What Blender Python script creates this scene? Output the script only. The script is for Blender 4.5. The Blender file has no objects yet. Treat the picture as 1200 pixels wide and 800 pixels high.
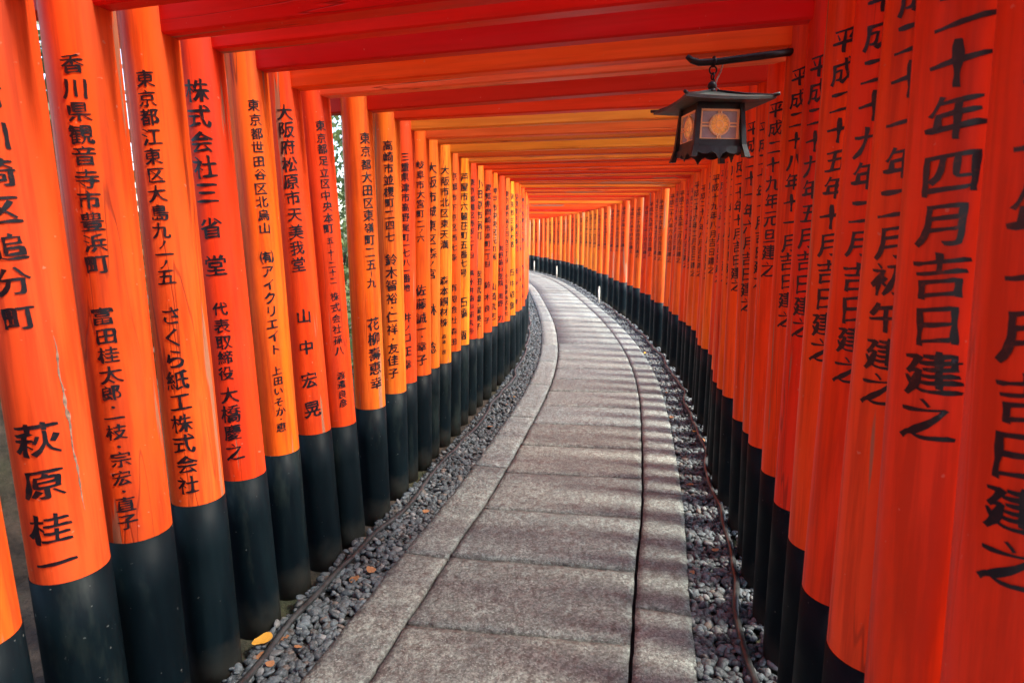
import bpy, bmesh, math, random
import numpy as np
from mathutils import Vector, Matrix, Euler, noise as mnoise
R = math.radians
scene = bpy.context.scene
C = scene.collection
rng = random.Random(7)

# ------------------------------------------------------------------ camera, sky, sun, exposure
cam_d = bpy.data.cameras.new('camera'); cam = bpy.data.objects.new('camera', cam_d); C.objects.link(cam)
cam.location = (0, 0, 1.5); cam.rotation_euler = (R(90 - 10.27), 0, 0)
cam_d.sensor_width = 36; cam_d.lens = 20.7; cam_d.clip_start = 0.02; cam_d.clip_end = 2000
cam_d.dof.use_dof = True; cam_d.dof.focus_distance = 2.9; cam_d.dof.aperture_fstop = 6.3
scene.camera = cam
SUN_EL, SUN_AZ = R(50), R(104)            # azimuth measured clockwise from +Y
world = bpy.data.worlds.new("World"); scene.world = world; world.use_nodes = True
wn = world.node_tree.nodes; bg = wn['Background']
sky = wn.new('ShaderNodeTexSky'); sky.sky_type = 'NISHITA'; sky.sun_disc = False
sky.sun_elevation = SUN_EL; sky.sun_rotation = SUN_AZ; sky.dust_density = 2.0; sky.ozone_density = 1.0
world.node_tree.links.new(sky.outputs[0], bg.inputs[0]); bg.inputs[1].default_value = 0.15
sd = bpy.data.lights.new('sun', 'SUN'); sd.energy = 2.5; sd.angle = R(10.5); sd.color = (1.0, 0.93, 0.82)
so = bpy.data.objects.new('sun', sd); C.objects.link(so)
sdir = Vector((math.sin(SUN_AZ) * math.cos(SUN_EL), math.cos(SUN_AZ) * math.cos(SUN_EL), math.sin(SUN_EL)))
so.rotation_euler = (-sdir).to_track_quat('-Z', 'Y').to_euler(); so.location = (6, -3, 9)
scene.view_settings.view_transform = 'Standard'; scene.view_settings.look = 'None'
scene.view_settings.exposure = 2.25; scene.view_settings.gamma = 1.0
scene.render.engine = 'CYCLES'
scene.cycles.max_bounces = 10; scene.cycles.diffuse_bounces = 8; scene.cycles.use_denoising = True
scene.cycles.sample_clamp_indirect = 6

# ------------------------------------------------------------------ helpers
def mesh_obj(name, verts, faces, mat=None, parent=None, smooth=False, loc=(0, 0, 0), rot=(0, 0, 0)):
    me = bpy.data.meshes.new(name)
    me.from_pydata([tuple(v) for v in verts], [], [tuple(f) for f in faces]); me.update()
    if mat: me.materials.append(mat)
    if smooth: me.shade_smooth()
    o = bpy.data.objects.new(name, me); C.objects.link(o)
    o.location = loc; o.rotation_euler = rot
    if parent: o.parent = parent
    return o
def bm_obj(name, bm, mat=None, parent=None, smooth=False, loc=(0, 0, 0), rot=(0, 0, 0)):
    me = bpy.data.meshes.new(name); bm.normal_update(); bm.to_mesh(me); bm.free()
    if mat: me.materials.append(mat)
    if smooth: me.shade_smooth()
    o = bpy.data.objects.new(name, me); C.objects.link(o)
    o.location = loc; o.rotation_euler = rot
    if parent: o.parent = parent
    return o
def np_mesh(name, V, F, mat, smooth=False):
    me = bpy.data.meshes.new(name); V = np.asarray(V, np.float32); F = np.asarray(F, np.int32); k = F.shape[1]
    me.vertices.add(len(V)); me.vertices.foreach_set('co', V.ravel())
    me.loops.add(F.size); me.loops.foreach_set('vertex_index', F.ravel())
    me.polygons.add(len(F)); me.polygons.foreach_set('loop_start', np.arange(0, F.size, k, dtype=np.int32))
    me.update(calc_edges=True); me.validate()
    if mat: me.materials.append(mat)
    if smooth: me.shade_smooth()
    return me
def tag(o, label=None, cat=None, group=None, kind=None):
    if label: o['label'] = label
    if cat: o['category'] = cat
    if group: o['group'] = group
    if kind: o['kind'] = kind
    return o
def empty(name, loc=(0, 0, 0), rz=0):
    o = bpy.data.objects.new(name, None); C.objects.link(o); o.location = loc; o.rotation_euler = (0, 0, rz)
    o.empty_display_size = .1
    return o
def add_box(bm, x0, x1, y0, y1, z0, z1, bevel=0):
    r = bmesh.ops.create_cube(bm, size=1, matrix=Matrix.Translation(((x0+x1)/2, (y0+y1)/2, (z0+z1)/2)) @ Matrix.Diagonal((x1-x0, y1-y0, z1-z0, 1)))
    if bevel:
        es = list({e for v in r['verts'] for e in v.link_edges})
        bmesh.ops.bevel(bm, geom=es, offset=bevel, segments=2, affect='EDGES')
def tube(pts, rad, seg=8, caps=True):
    """verts, faces of a tube swept along points; rad a number or list"""
    pts = [Vector(p) for p in pts]; n = len(pts); V = []; F = []
    rs = rad if hasattr(rad, '__len__') else [rad] * n
    up = Vector((0, 0, 1)); prev = None
    for i, p in enumerate(pts):
        t = (pts[min(i+1, n-1)] - pts[max(i-1, 0)]).normalized()
        if prev is None:
            a = t.cross(up)
            if a.length < 1e-3: a = t.cross(Vector((1, 0, 0)))
        else:
            a = prev - t * prev.dot(t)
        a.normalize(); prev = a; b = t.cross(a)
        for k in range(seg):
            q = 2*math.pi*k/seg
            V.append(p + (a*math.cos(q) + b*math.sin(q)) * rs[i])
    for i in range(n-1):
        for k in range(seg):
            F.append((i*seg+k, i*seg+(k+1) % seg, (i+1)*seg+(k+1) % seg, (i+1)*seg+k))
    if caps:
        F.append(tuple(range(seg))[::-1]); F.append(tuple((n-1)*seg+k for k in range(seg)))
    return V, F

# ------------------------------------------------------------------ materials
def new_mat(name):
    m = bpy.data.materials.new(name); m.use_nodes = True; nt = m.node_tree
    return m, nt, nt.nodes['Principled BSDF']
class NT:
    def __init__(s, nt): s.nt = nt
    def n(s, t, **kw):
        o = s.nt.nodes.new(t)
        for k, v in kw.items(): setattr(o, k, v)
        return o
    def l(s, a, b): s.nt.links.new(a, b)
    def coord(s, kind='Object', scale=(1, 1, 1), rand=True):
        tc = s.n('ShaderNodeTexCoord'); mp = s.n('ShaderNodeMapping'); mp.inputs['Scale'].default_value = scale
        s.l(tc.outputs[kind], mp.inputs['Vector'])
        if rand:
            oi = s.n('ShaderNodeObjectInfo'); mu = s.n('ShaderNodeMath', operation='MULTIPLY'); mu.inputs[1].default_value = 57.0
            s.l(oi.outputs['Random'], mu.inputs[0])
            cb = s.n('ShaderNodeCombineXYZ'); [s.l(mu.outputs[0], cb.inputs[i]) for i in range(3)]
            s.l(cb.outputs[0], mp.inputs['Location'])
        return mp.outputs[0]
    def noise(s, vec, scale, detail=4, rough=.55):
        o = s.n('ShaderNodeTexNoise'); o.inputs['Scale'].default_value = scale
        o.inputs['Detail'].default_value = detail; o.inputs['Roughness'].default_value = rough
        s.l(vec, o.inputs['Vector']); return o.outputs['Fac']
    def ramp(s, fac, stops):
        o = s.n('ShaderNodeValToRGB'); e = o.color_ramp.elements
        while len(e) < len(stops): e.new(.5)
        for el, (p, c) in zip(e, stops):
            el.position = p; el.color = (c, c, c, 1) if not hasattr(c, '__len__') else (*c, 1)
        s.l(fac, o.inputs[0]); return o.outputs[0]
    def mix(s, fac, a, b, mode='MIX'):
        o = s.n('ShaderNodeMix', data_type='RGBA', blend_type=mode)
        for i, v in ((0, fac), (6, a), (7, b)):
            if hasattr(v, 'links'): s.l(v, o.inputs[i])
            elif i == 0: o.inputs[0].default_value = v
            else: o.inputs[i].default_value = (*v, 1)
        return o.outputs[2]
    def math(s, op, a, b=0):
        o = s.n('ShaderNodeMath', operation=op)
        for i, v in enumerate((a, b)):
            if hasattr(v, 'links'): s.l(v, o.inputs[i])
            else: o.inputs[i].default_value = v
        return o.outputs[0]
    def bump(s, h, strength, dist, target, normal=None):
        o = s.n('ShaderNodeBump'); o.inputs['Strength'].default_value = strength; o.inputs['Distance'].default_value = dist
        s.l(h, o.inputs['Height'])
        if normal: s.l(normal, o.inputs['Normal'])
        if target: s.l(o.outputs[0], target)
        return o.outputs[0]

def mat_paint(name, axis):
    """vermilion lacquer on timber; axis = grain direction. The tint of each gate sits in the object colour."""
    m, nt, P = new_mat(name); g = NT(nt)
    sc = {'z': (1, 1, .05), 'x': (.05, 1, 1)}[axis]; sc2 = {'z': (1, 1, .22), 'x': (.22, 1, 1)}[axis]
    v = g.coord(scale=sc); v2 = g.coord(scale=sc2); v3 = g.coord()
    oi = g.n('ShaderNodeObjectInfo')
    streak = g.noise(v, 38, 5, .6); cloud = g.noise(v2, 4.5, 4, .6)
    c = g.mix(g.ramp(cloud, [(.35, 0), (.7, 1)]), oi.outputs['Color'], (.74, .125, .022))
    # faded bands keep the gate's own hue, only drier
    hs = g.n('ShaderNodeHueSaturation'); hs.inputs['Saturation'].default_value = .98; hs.inputs['Value'].default_value = 1.10
    g.l(oi.outputs['Color'], hs.inputs['Color'])
    c = g.mix(g.math('MULTIPLY', g.ramp(cloud, [(.42, 0), (.68, 1)]), .55), oi.outputs['Color'], hs.outputs[0])
    c = g.mix(g.math('MULTIPLY', g.ramp(streak, [(.38, 1), (.55, 0)]), .5 if axis == 'z' else .22), c, (.38, .022, .006))
    grime = g.ramp(g.noise(g.coord(scale=sc2), 2.2, 6, .72), [(.54, 0), (.72, 1)])
    c = g.mix(g.math('MULTIPLY', grime, .5 if axis == 'z' else .15), c, (.22, .035, .015))
    # peeled slivers down to grey wood
    peel = g.ramp(g.noise(g.coord(scale=tuple(a*b for a, b in zip(sc, (1, 1, 1)))), 16, 3, .5), [(.655, 0), (.67, 1)])
    c = g.mix(g.math('MULTIPLY', peel, .8), c, (.30, .17, .10))
    chip = g.ramp(g.noise(v3, 55, 2, .5), [(.735, 0), (.755, 1)])
    c = g.mix(g.math('MULTIPLY', chip, .35), c, (.62, .36, .25))
    crack = g.ramp(g.noise(v, 21, 2, .4), [(.487, 0), (.4955, 1), (.5045, 1), (.513, 0)])
    crackm = g.math('MULTIPLY', crack, g.ramp(g.noise(v2, 3.1, 2), [(.52, 0), (.58, 1)]))
    c = g.mix(g.math('MULTIPLY', crackm, .55), c, (.16, .02, .01))
    g.l(c, P.inputs['Base Color'])
    r = g.ramp(g.noise(v2, 9, 4), [(.3, .36), (.7, .6)]); g.l(r, P.inputs['Roughness'])
    P.inputs['Specular IOR Level'].default_value = .2
    b1 = g.bump(streak, .25, .003, None)
    b2 = g.bump(g.noise(v2, 6, 3), .35, .012, None, b1)
    h = g.math('SUBTRACT', 0, g.math('ADD', g.math('MULTIPLY', peel, 1), g.math('MULTIPLY', crackm, .8)))
    g.bump(h, .5, .002, P.inputs['Normal'], b2)
    return m
M = {}
M['pillar'] = mat_paint('vermilion_pillar', 'z'); M['beam'] = mat_paint('vermilion_beam', 'x')

m, nt, P = new_mat('black_base'); g = NT(nt); v = g.coord(scale=(1, 1, .12)); v3 = g.coord()
c = g.mix(g.ramp(g.noise(v, 20, 4), [(.4, 0), (.7, 1)]), (.0015, .005, .0075), (.004, .010, .013))
sp = g.ramp(g.noise(v3, 60, 2), [(.74, 0), (.76, 1)]); c = g.mix(g.math('MULTIPLY', sp, .35), c, (.25, .27, .25))
tc = g.n('ShaderNodeTexCoord'); sx = g.n('ShaderNodeSeparateXYZ'); g.l(tc.outputs['Object'], sx.inputs[0])
low = g.math('ADD', sx.outputs['Z'], g.math('MULTIPLY', g.noise(v3, 14, 4), .16))
scuff = g.ramp(g.noise(g.coord(scale=(1, 1, .25)), 7, 5, .7), [(.56, 0), (.68, 1)]); c = g.mix(g.math('MULTIPLY', scuff, .5), c, (.022, .032, .028))
mud = g.ramp(low, [(.06, 1), (.19, 0)]); c = g.mix(g.math('MULTIPLY', mud, .5), c, (.055, .052, .04))
g.l(c, P.inputs['Base Color']); g.l(g.ramp(g.noise(v3, 9, 3), [(.3, .42), (.7, .6)]), P.inputs['Roughness'])
g.bump(g.noise(v, 20, 5), .3, .003, P.inputs['Normal']); P.inputs['Specular IOR Level'].default_value = .09; M['black'] = m

m, nt, P = new_mat('ink'); g = NT(nt); v = g.coord(rand=False)
g.l(g.mix(g.ramp(g.noise(v, 45, 5, .75), [(.56, 0), (.68, 1)]), (.003, .005, .010), (.085, .018, .012)), P.inputs['Base Color'])
P.inputs['Roughness'].default_value = .38; g.bump(g.noise(v, 90, 3), .3, .001, P.inputs['Normal']); M['ink'] = m
m, nt, P = new_mat('faded_ink'); P.inputs['Base Color'].default_value = (.09, .018, .012, 1); P.inputs['Roughness'].default_value = .5; M['ink_faded'] = m

m, nt, P = new_mat('paving'); g = NT(nt); v = g.coord(rand=False)
at = g.n('ShaderNodeAttribute', attribute_name='tone')
big = g.noise(v, 4.2, 5, .65); mid = g.noise(v, 24, 6, .72); fine = g.noise(v, 75, 5, .7)
c = g.mix(g.ramp(mid, [(.36, 0), (.64, 1)]), (.115, .09, .088), (.36, .365, .35))
c = g.mix(g.math('MULTIPLY', g.ramp(big, [(.38, 1), (.56, 0)]), .5), c, (.125, .13, .135))
c = g.mix(g.math('MULTIPLY', g.ramp(fine, [(.44, 1), (.54, 0)]), .65), c, (.06, .053, .05))
c = g.mix(g.math('MULTIPLY', g.ramp(g.noise(v, 130, 3, .6), [(.56, 0), (.68, 1)]), .5), c, (.52, .53, .51))
c = g.mix(1.0, c, at.outputs['Color'], 'MULTIPLY')
g.l(c, P.inputs['Base Color']); g.l(g.ramp(mid, [(.3, .48), (.7, .8)]), P.inputs['Roughness'])
vo = g.n('ShaderNodeTexVoronoi', feature='F1'); vo.inputs['Scale'].default_value = 26; g.l(v, vo.inputs['Vector'])
b1 = g.bump(g.noise(v, 30, 6, .65), 1.0, .02, None)
b2 = g.bump(vo.outputs['Distance'], .35, .008, None, b1)
g.bump(fine, .5, .005, P.inputs['Normal'], b2); M['paving'] = m

m, nt, P = new_mat('pebble'); g = NT(nt); at = g.n('ShaderNodeAttribute', attribute_name='tone'); v = g.coord(rand=False)
c = g.mix(g.math('MULTIPLY', g.ramp(g.noise(v, 120, 4, .6), [(.4, 0), (.7, 1)]), .35), at.outputs['Color'], (.24, .27, .28))
g.l(c, P.inputs['Base Color']); P.inputs['Roughness'].default_value = .62; P.inputs['Specular IOR Level'].default_value = .3
g.bump(g.noise(v, 200, 3), .2, .001, P.inputs['Normal']); M['pebble'] = m

m, nt, P = new_mat('soil'); g = NT(nt); v = g.coord(rand=False)
c = g.mix(g.ramp(g.noise(v, 9, 6, .7), [(.35, 0), (.65, 1)]), (.02, .015, .01), (.085, .06, .04))
c = g.mix(g.math('MULTIPLY', g.ramp(g.noise(v, 1.1, 4), [(.5, 0), (.65, 1)]), .6), c, (.045, .07, .02))
g.l(c, P.inputs['Base Color']); P.inputs['Roughness'].default_value = .95
g.bump(g.noise(v, 30, 6, .7), 1, .03, P.inputs['Normal']); M['soil'] = m

def simple(name, col, rough=.6, metal=0, nscale=30, var=.4, bump=.2, bd=.002):
    m, nt, P = new_mat(name); g = NT(nt); v = g.coord()
    dark = tuple(x*(1-var) for x in col); lite = tuple(min(1, x*(1+var)) for x in col)
    g.l(g.mix(g.ramp(g.noise(v, nscale, 5, .6), [(.35, 0), (.65, 1)]), dark, lite), P.inputs['Base Color'])
    P.inputs['Roughness'].default_value = rough; P.inputs['Metallic'].default_value = metal
    if bump: g.bump(g.noise(v, nscale*2, 3), bump, bd, P.inputs['Normal'])
    M[name] = m; return m
simple('lantern_metal', (.016, .026, .03), .42, .3); simple('lantern_roof', (.06, .082, .08), .5, .2, 12, .3)
simple('gold_frame', (.97, .66, .32), .5, 0, 40, .05); simple('amber', (.85, .40, .06), .45, 0, 60, .3)
_p = M['amber'].node_tree.nodes['Principled BSDF']; _p.inputs['Emission Color'].default_value = (1, .6, .25, 1); _p.inputs['Emission Strength'].default_value = .03
simple('pane', (.28, .235, .25), .35, 0, 40, .15); simple('iron', (.02, .022, .026), .4, .5)
_p = M['pane'].node_tree.nodes['Principled BSDF']; _p.inputs['Emission Color'].default_value = (.75, .5, .5, 1); _p.inputs['Emission Strength'].default_value = .01
simple('cord', (.62, .58, .52), .6, 0); simple('hose', (.028, .03, .03), .38, 0, 25, .5)
simple('bare_wood', (.24, .15, .10), .8, 0, 60, .5); simple('stake', (.6, .58, .5), .6, 0, 20, .2); simple('leaf_brown', (.26, .12, .05), .7, 0, 60, .4)
simple('leaf_yellow', (.55, .27, .03), .6, 0, 60, .3); simple('bark', (.09, .065, .045), .9, 0, 12, .5, .8, .03)
def leafmat(name, col):
    m, nt, P = new_mat(name); g = NT(nt); v = g.coord()
    c = g.mix(g.ramp(g.noise(v, 3, 4), [(.35, 0), (.65, 1)]), tuple(x*.6 for x in col), tuple(x*1.4 for x in col))
    g.l(c, P.inputs['Base Color']); P.inputs['Roughness'].default_value = .5
    tr = g.n('ShaderNodeBsdfTranslucent'); g.l(c, tr.inputs[0]); mx = g.n('ShaderNodeMixShader'); mx.inputs[0].default_value = .35
    g.l(P.outputs[0], mx.inputs[1]); g.l(tr.outputs[0], mx.inputs[2]); g.l(mx.outputs[0], nt.nodes['Material Output'].inputs[0])
    M[name] = m
leafmat('foliage', (.07, .12, .03)); leafmat('foliage_pale', (.11, .15, .05)); leafmat('foliage_dark', (.04, .075, .025))

# ------------------------------------------------------------------ centre line of the path (metres)
ctrl = [(-2.2, -6.4), (-1.55, -4.0), (-1.02, -2.0), (-.505, 0.0), (-.05, 1.76), (.13, 2.5), (.31, 3.2), (.54, 4.26), (.78, 5.5), (.965, 6.8), (1.09, 8.28), (1.17, 10.4),
        (1.16, 14.0), (1.07, 17.5), (.74, 21.3), (.05, 25.0), (-1.0, 28.0), (-2.6, 30.6), (-4.6, 32.6)]
def catmull(P, m=40):
    P = [np.array(p, float) for p in P]; P = [2*P[0]-P[1]] + P + [2*P[-1]-P[-2]]; out = []
    for i in range(1, len(P)-2):
        for k in range(m):
            t = k/m; a, b, c, d = P[i-1:i+3]
            out.append(.5*((2*b) + (-a+c)*t + (2*a-5*b+4*c-d)*t*t + (-a+3*b-3*c+d)*t**3))
    out.append(P[-2]); return np.array(out)
CL = catmull(ctrl); seg = np.hypot(*np.diff(CL, axis=0).T); SS = np.concatenate([[0], np.cumsum(seg)])
# light smoothing of the heading
def cpos(s): return np.array([np.interp(s, SS, CL[:, 0]), np.interp(s, SS, CL[:, 1])])
def chead(s):
    a = cpos(s-.35); b = cpos(s+.35); d = b-a; return math.atan2(d[0], d[1])    # clockwise from +Y
def off(s, o):
    h = chead(s); p = cpos(s); return np.array([p[0]+math.cos(h)*o, p[1]-math.sin(h)*o])
S_END = SS[-1]-.4
HALF = .965
sg = np.arange(.4, S_END, .02); LY = np.array([off(s, -HALF)[1] for s in sg])
def s_of_leftY(Y): return float(np.interp(Y, LY, sg))
def s_of_Y(Y): return float(np.interp(Y, CL[:, 1], SS))

# ------------------------------------------------------------------ ground, path, gravel
bm = bmesh.new()
bmesh.ops.create_grid(bm, x_segments=8, y_segments=8, size=150, matrix=Matrix.Translation((0, 20, -.055)))
tag(bm_obj('ground', bm, M['soil']), kind='structure')

V = []; F = []; NY, NX = 30, 12
for a in range(NY+1):
    for b_ in range(NX+1):
        y = -5+a*.32; x = -2.0-.26*(4.6-y)*.4-b_*.3; V.append((x, y, -.06+.14*b_+.5*(1-math.exp(-b_*.9))*min(1, max(0, (4.6-y)/1.5)) - .14*b_*(1-min(1, max(0, (4.6-y)/1.5))) + .06*mnoise.noise(Vector((x*3, y*3, 0)))*(b_ > 0)))
for a in range(NY):
    for b_ in range(NX): k = a*(NX+1)+b_; F.append((k, k+1, k+NX+2, k+NX+1))
tag(mesh_obj('terrain', V, F, M['soil'], None, True), kind='structure')
def wob(x, y, a=.004, f=9): return a * mnoise.noise(Vector((x*f, y*f, 3.3)))
def build_path():
    V = []; F = []; T = []
    pr = random.Random(3)
    def slab(s0, s1, o0, o1, skew=0.0):
        tone = pr.uniform(.74, 1.08); tint = pr.uniform(-.03, .03); col = (tone*(.94+tint), tone*1.07, tone*(1.02-tint), 1)
        n = max(2, int((s1-s0)/.03)); near = s0 < s_of_Y(8); nn = n if near else max(2, n//4)
        nu = max(2, int((o1-o0)/.03)) if near else 3
        dz = pr.uniform(-.003, .002); base = len(V); z0 = -.07
        tx, ty = pr.uniform(-.004, .004), pr.uniform(-.004, .004)
        for i in range(nn+1):
            for j in range(nu+1):
                u = j/nu; t = i/nn; s = s0+(s1-s0)*t + skew*(u-.5)*(o1-o0); o = o0+(o1-o0)*u; p = off(s, o)
                e = (i in (0, nn)) or (j in (0, nu))
                x = p[0]+wob(p[0], p[1], .006, 17); y = p[1]+wob(p[1], p[0], .006, 15)
                z = dz + tx*(t-.5)+ty*(u-.5) - (.006 if e else 0) + .003*mnoise.noise(Vector((x*6, y*6, 0)))
                V.append((x, y, z)); T.append(col)
        w = nu+1
        for i in range(nn):
            for j in range(nu): F.append((base+i*w+j, base+i*w+j+1, base+(i+1)*w+j+1, base+(i+1)*w+j))
        ring = [i*w for i in range(nn+1)] + [nn*w+j for j in range(1, nu+1)] + [i*w+nu for i in range(nn-1, -1, -1)] + [j for j in range(nu-1, 0, -1)]
        b2 = len(V)
        for k in ring:
            x, y, z = V[base+k]; V.append((x, y, z0)); T.append((.07, .07, .07, 1))
        L = len(ring)
        for k in range(L): F.append((base+ring[k], base+ring[(k+1) % L], b2+(k+1) % L, b2+k))
    g_ = .0072
    s = s_of_Y(2.0) - .517*14
    while s < S_END-.6:
        L = .517 + pr.uniform(-.012, .012)
        slab(s+g_*1.35, s+L-g_*1.35, -.435+g_, .435-g_, .10); s += L
    for side, Y0 in ((-1, 2.48), (1, 2.28)):
        s = s_of_Y(Y0) - 1.12*6
        while s < S_END-1.2:
            L = 1.12 + pr.uniform(-.03, .03); a, b = (.435, .66)
            slab(s+g_, s+L-g_, *( (-b, -a-g_) if side < 0 else (a+g_, b))); s += L
    me = bpy.data.meshes.new('path'); me.from_pydata(V, [], F); me.update()
    ca = me.color_attributes.new('tone', 'FLOAT_COLOR', 'POINT'); ca.data.foreach_set('color', np.array(T, np.float32).ravel())
    me.materials.append(M['paving']); me.shade_smooth()
    o = bpy.data.objects.new('path', me); C.objects.link(o); tag(o, kind='structure')
build_path()
# dark bedding strip under the slabs and gravel
V = []; F = []
for i, s in enumerate(np.arange(1.0, S_END, .25)):
    for o in (-.9, .9): p = off(s, o); V.append((p[0], p[1], -.046))
    if i: F.append((2*i-2, 2*i-1, 2*i+1, 2*i))
simple('bedding', (.012, .011, .01), .95, 0, 20, .4)
tag(mesh_obj('path_bedding', V, F, M['bedding']), kind='structure')

bm = bmesh.new(); bmesh.ops.create_icosphere(bm, subdivisions=2, radius=1)
ICO2 = (np.array([v.co[:] for v in bm.verts]), np.array([[v.index for v in f.verts] for f in bm.faces])); bm.free()
bm = bmesh.new(); bmesh.ops.create_icosphere(bm, subdivisions=1, radius=1)
ICO1 = (np.array([v.co[:] for v in bm.verts]), np.array([[v.index for v in f.verts] for f in bm.faces])); bm.free()
def gravel():
    nr = np.random.default_rng(5)
    VV = []; FF = []; TT = []; base = 0
    def batch(n, s0, s1, ico, smin, smax, layer):
        nonlocal base
        for side in (-1, 1):
            for _ in range(n):
                s = nr.uniform(s0, s1); o = side*(.665 + .27*nr.random()**1.15)
                a = nr.uniform(smin, smax); ax = np.array([a*nr.uniform(.95, 1.45), a*nr.uniform(.7, 1.0), a*nr.uniform(.42, .68)])
                V0, F0 = ico
                V = V0*ax*(1+.16*nr.normal(size=3)*V0[:, [1, 2, 0]])
                e = Euler((nr.normal()*.45, nr.normal()*.45, nr.uniform(0, 6.28))).to_matrix()
                V = V @ np.array(e).T
                p = off(s, o); z = -.045 + layer*.011 + nr.uniform(0, .012) + (.012 if abs(o) > .82 else 0)
                VV.append(V+np.array([p[0], p[1], z])); FF.append(F0+base); base += len(V)
                q = nr.random(); t = nr.uniform(.018, .10)
                if q < .80: col = (t*.78, t*.98, t*1.08)
                elif q < .93: col = (t*1.9, t*1.95, t*1.9)
                else: col = (t*1.25, t*.95, t*.75)
                TT.append(np.tile((*col, 1), (len(V), 1)))
    sA = s_of_Y(.9); sB = s_of_Y(4.2); sC = s_of_Y(10); 
    batch(1500, sA, sB, ICO2, .010, .019, 0); batch(1750, sA, sB, ICO2, .011, .022, 1.4)
    batch(3400, sB, sC, ICO1, .012, .02, .8); batch(3500, sC, S_END-.5, ICO1, .018, .028, .6)
    V = np.concatenate(VV); F = np.concatenate(FF); T = np.concatenate(TT).astype(np.float32)
    me = np_mesh('gravel', V, F, M['pebble'], True)
    ca = me.color_attributes.new('tone', 'FLOAT_COLOR', 'POINT'); ca.data.foreach_set('color', T.ravel())
    o = bpy.data.objects.new('gravel', me); C.objects.link(o)
    tag(o, 'blue grey river pebbles lining both sides of the paving', 'gravel', kind='stuff')
gravel()

# ------------------------------------------------------------------ brush lettering
fc = bpy.data.curves.new('glyph', 'FONT'); fc.size = 1; fc.resolution_u = 3
fo = bpy.data.objects.new('glyph', fc); C.objects.link(fo)
GL = {}
th = R(-38); rot = np.array([[math.cos(th), -math.sin(th)], [math.sin(th), math.cos(th)]])
NIB = rot @ np.diag([.060**2, .017**2]) @ rot.T      # slanted oval nib
def glyph(ch):
    if ch in GL: return GL[ch]
    fc.body = ch; dg = bpy.context.evaluated_depsgraph_get(); dg.update()
    me = bpy.data.meshes.new_from_object(fo.evaluated_get(dg), depsgraph=dg)
    bm = bmesh.new(); bm.from_mesh(me); bpy.data.meshes.remove(me)
    bmesh.ops.remove_doubles(bm, verts=bm.verts, dist=1e-4)
    # cut long outline edges so strokes can bend and swell
    for _ in range(3):
        es = [e for e in bm.edges if len(e.link_faces) == 1 and e.calc_length() > .09]
        if not es: break
        bmesh.ops.subdivide_edges(bm, edges=es, cuts=1)
    bmesh.ops.triangulate(bm, faces=[f for f in bm.faces if len(f.verts) > 3])
    h = (hash_ch := ord(ch)) * .371
    newp = {}
    for v in bm.verts:
        be = [e for e in v.link_edges if len(e.link_faces) == 1]
        if len(be) < 2: continue
        n = Vector((0, 0, 0))
        for e in be:
            f = e.link_faces[0]; d = (e.verts[1].co-e.verts[0].co); nn = Vector((d.y, -d.x, 0)).normalized()
            if (f.calc_center_median()-e.verts[0].co).dot(nn) > 0: nn = -nn
            n += nn
        if n.length < 1e-4: continue
        n.normalize(); n2 = np.array([n.x, n.y])
        sup = NIB @ n2 / math.sqrt(n2 @ NIB @ n2)
        w = .78 + .85*mnoise.noise(Vector((v.co.x*2.5+h, v.co.y*2.5, 0)))
        jit = mnoise.noise_vector(Vector((v.co.x*7+h, v.co.y*7, 1)))*.010
        newp[v] = v.co - n*.021 + Vector((sup[0], sup[1], 0))*w*1.15 + jit
    for v, q in newp.items(): v.co = q
    for k in range(-1, 9):
        bmesh.ops.bisect_plane(bm, geom=bm.verts[:]+bm.edges[:]+bm.faces[:], plane_co=(k*.13, 0, 0), plane_no=(1, 0, 0))
    bmesh.ops.triangulate(bm, faces=[f for f in bm.faces if len(f.verts) > 3])
    V = np.array([v.co[:2] for v in bm.verts]) if len(bm.verts) else np.zeros((0, 2))
    bm.faces.ensure_lookup_table(); F = np.array([[v.index for v in f.verts] for f in bm.faces], int).reshape(-1, 3)
    bm.free()
    if len(V):
        c = np.array([.5, .375]); V = V - c
        V[:, 1] += V[:, 0]*.11            # strokes rise to the right
        # face winding towards +normal
        a, b, d = V[F[:, 0]], V[F[:, 1]], V[F[:, 2]]
        cr = (b-a)[:, 0]*(d-a)[:, 1]-(b-a)[:, 1]*(d-a)[:, 0]; F[cr < 0] = F[cr < 0][:, ::-1]
    GL[ch] = (V, F); return GL[ch]
R0, R1, PH = .079, .0735, 2.5
def prad(z): return R0 + (R1-R0)*max(0, z)/PH
def inscription_mesh(segs, az, seed=0):
    rr = random.Random(seed); VV = []; FF = []; base = 0
    for sgm in segs:
        txt, z0, z1 = sgm[:3]; adv = [.5 if c in 'ノ・ー' else .6 if c == '一' and az > 0 else 1 for c in txt]
        pitch = (z0-z1)/sum(adv); size = min(sgm[3] if len(sgm) > 3 else .105, pitch*1.04)*.9; zc_ = z0
        for i, ch in enumerate(txt):
            zmid = zc_-adv[i]*pitch/2; zc_ -= adv[i]*pitch
            if ch == ' ': continue
            small = ch in 'ノ・一ー'; vert = ch == 'ー'
            V, F = glyph('一' if vert else ch)
            if not len(V): continue
            V = V*size*rr.uniform(.94, 1.06)*(.62 if ch in 'ノ・ー' else 1)
            if vert: V = V[:, ::-1]*np.array([1, -1])*.9
            a = rr.uniform(-.05, .05); V = V @ np.array([[math.cos(a), math.sin(a)], [-math.sin(a), math.cos(a)]])
            V = V + np.array([rr.uniform(-.002, .002), zmid+rr.uniform(-.002, .002)])
            rad = np.array([prad(z) for z in V[:, 1]])+.0014
            ph = az + V[:, 0]/rad
            VV.append(np.stack([rad*np.sin(ph), -rad*np.cos(ph), V[:, 1]], 1)); FF.append(F+base); base += len(V)
    return np_mesh('inscription', np.concatenate(VV), np.concatenate(FF), M['ink'])

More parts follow.
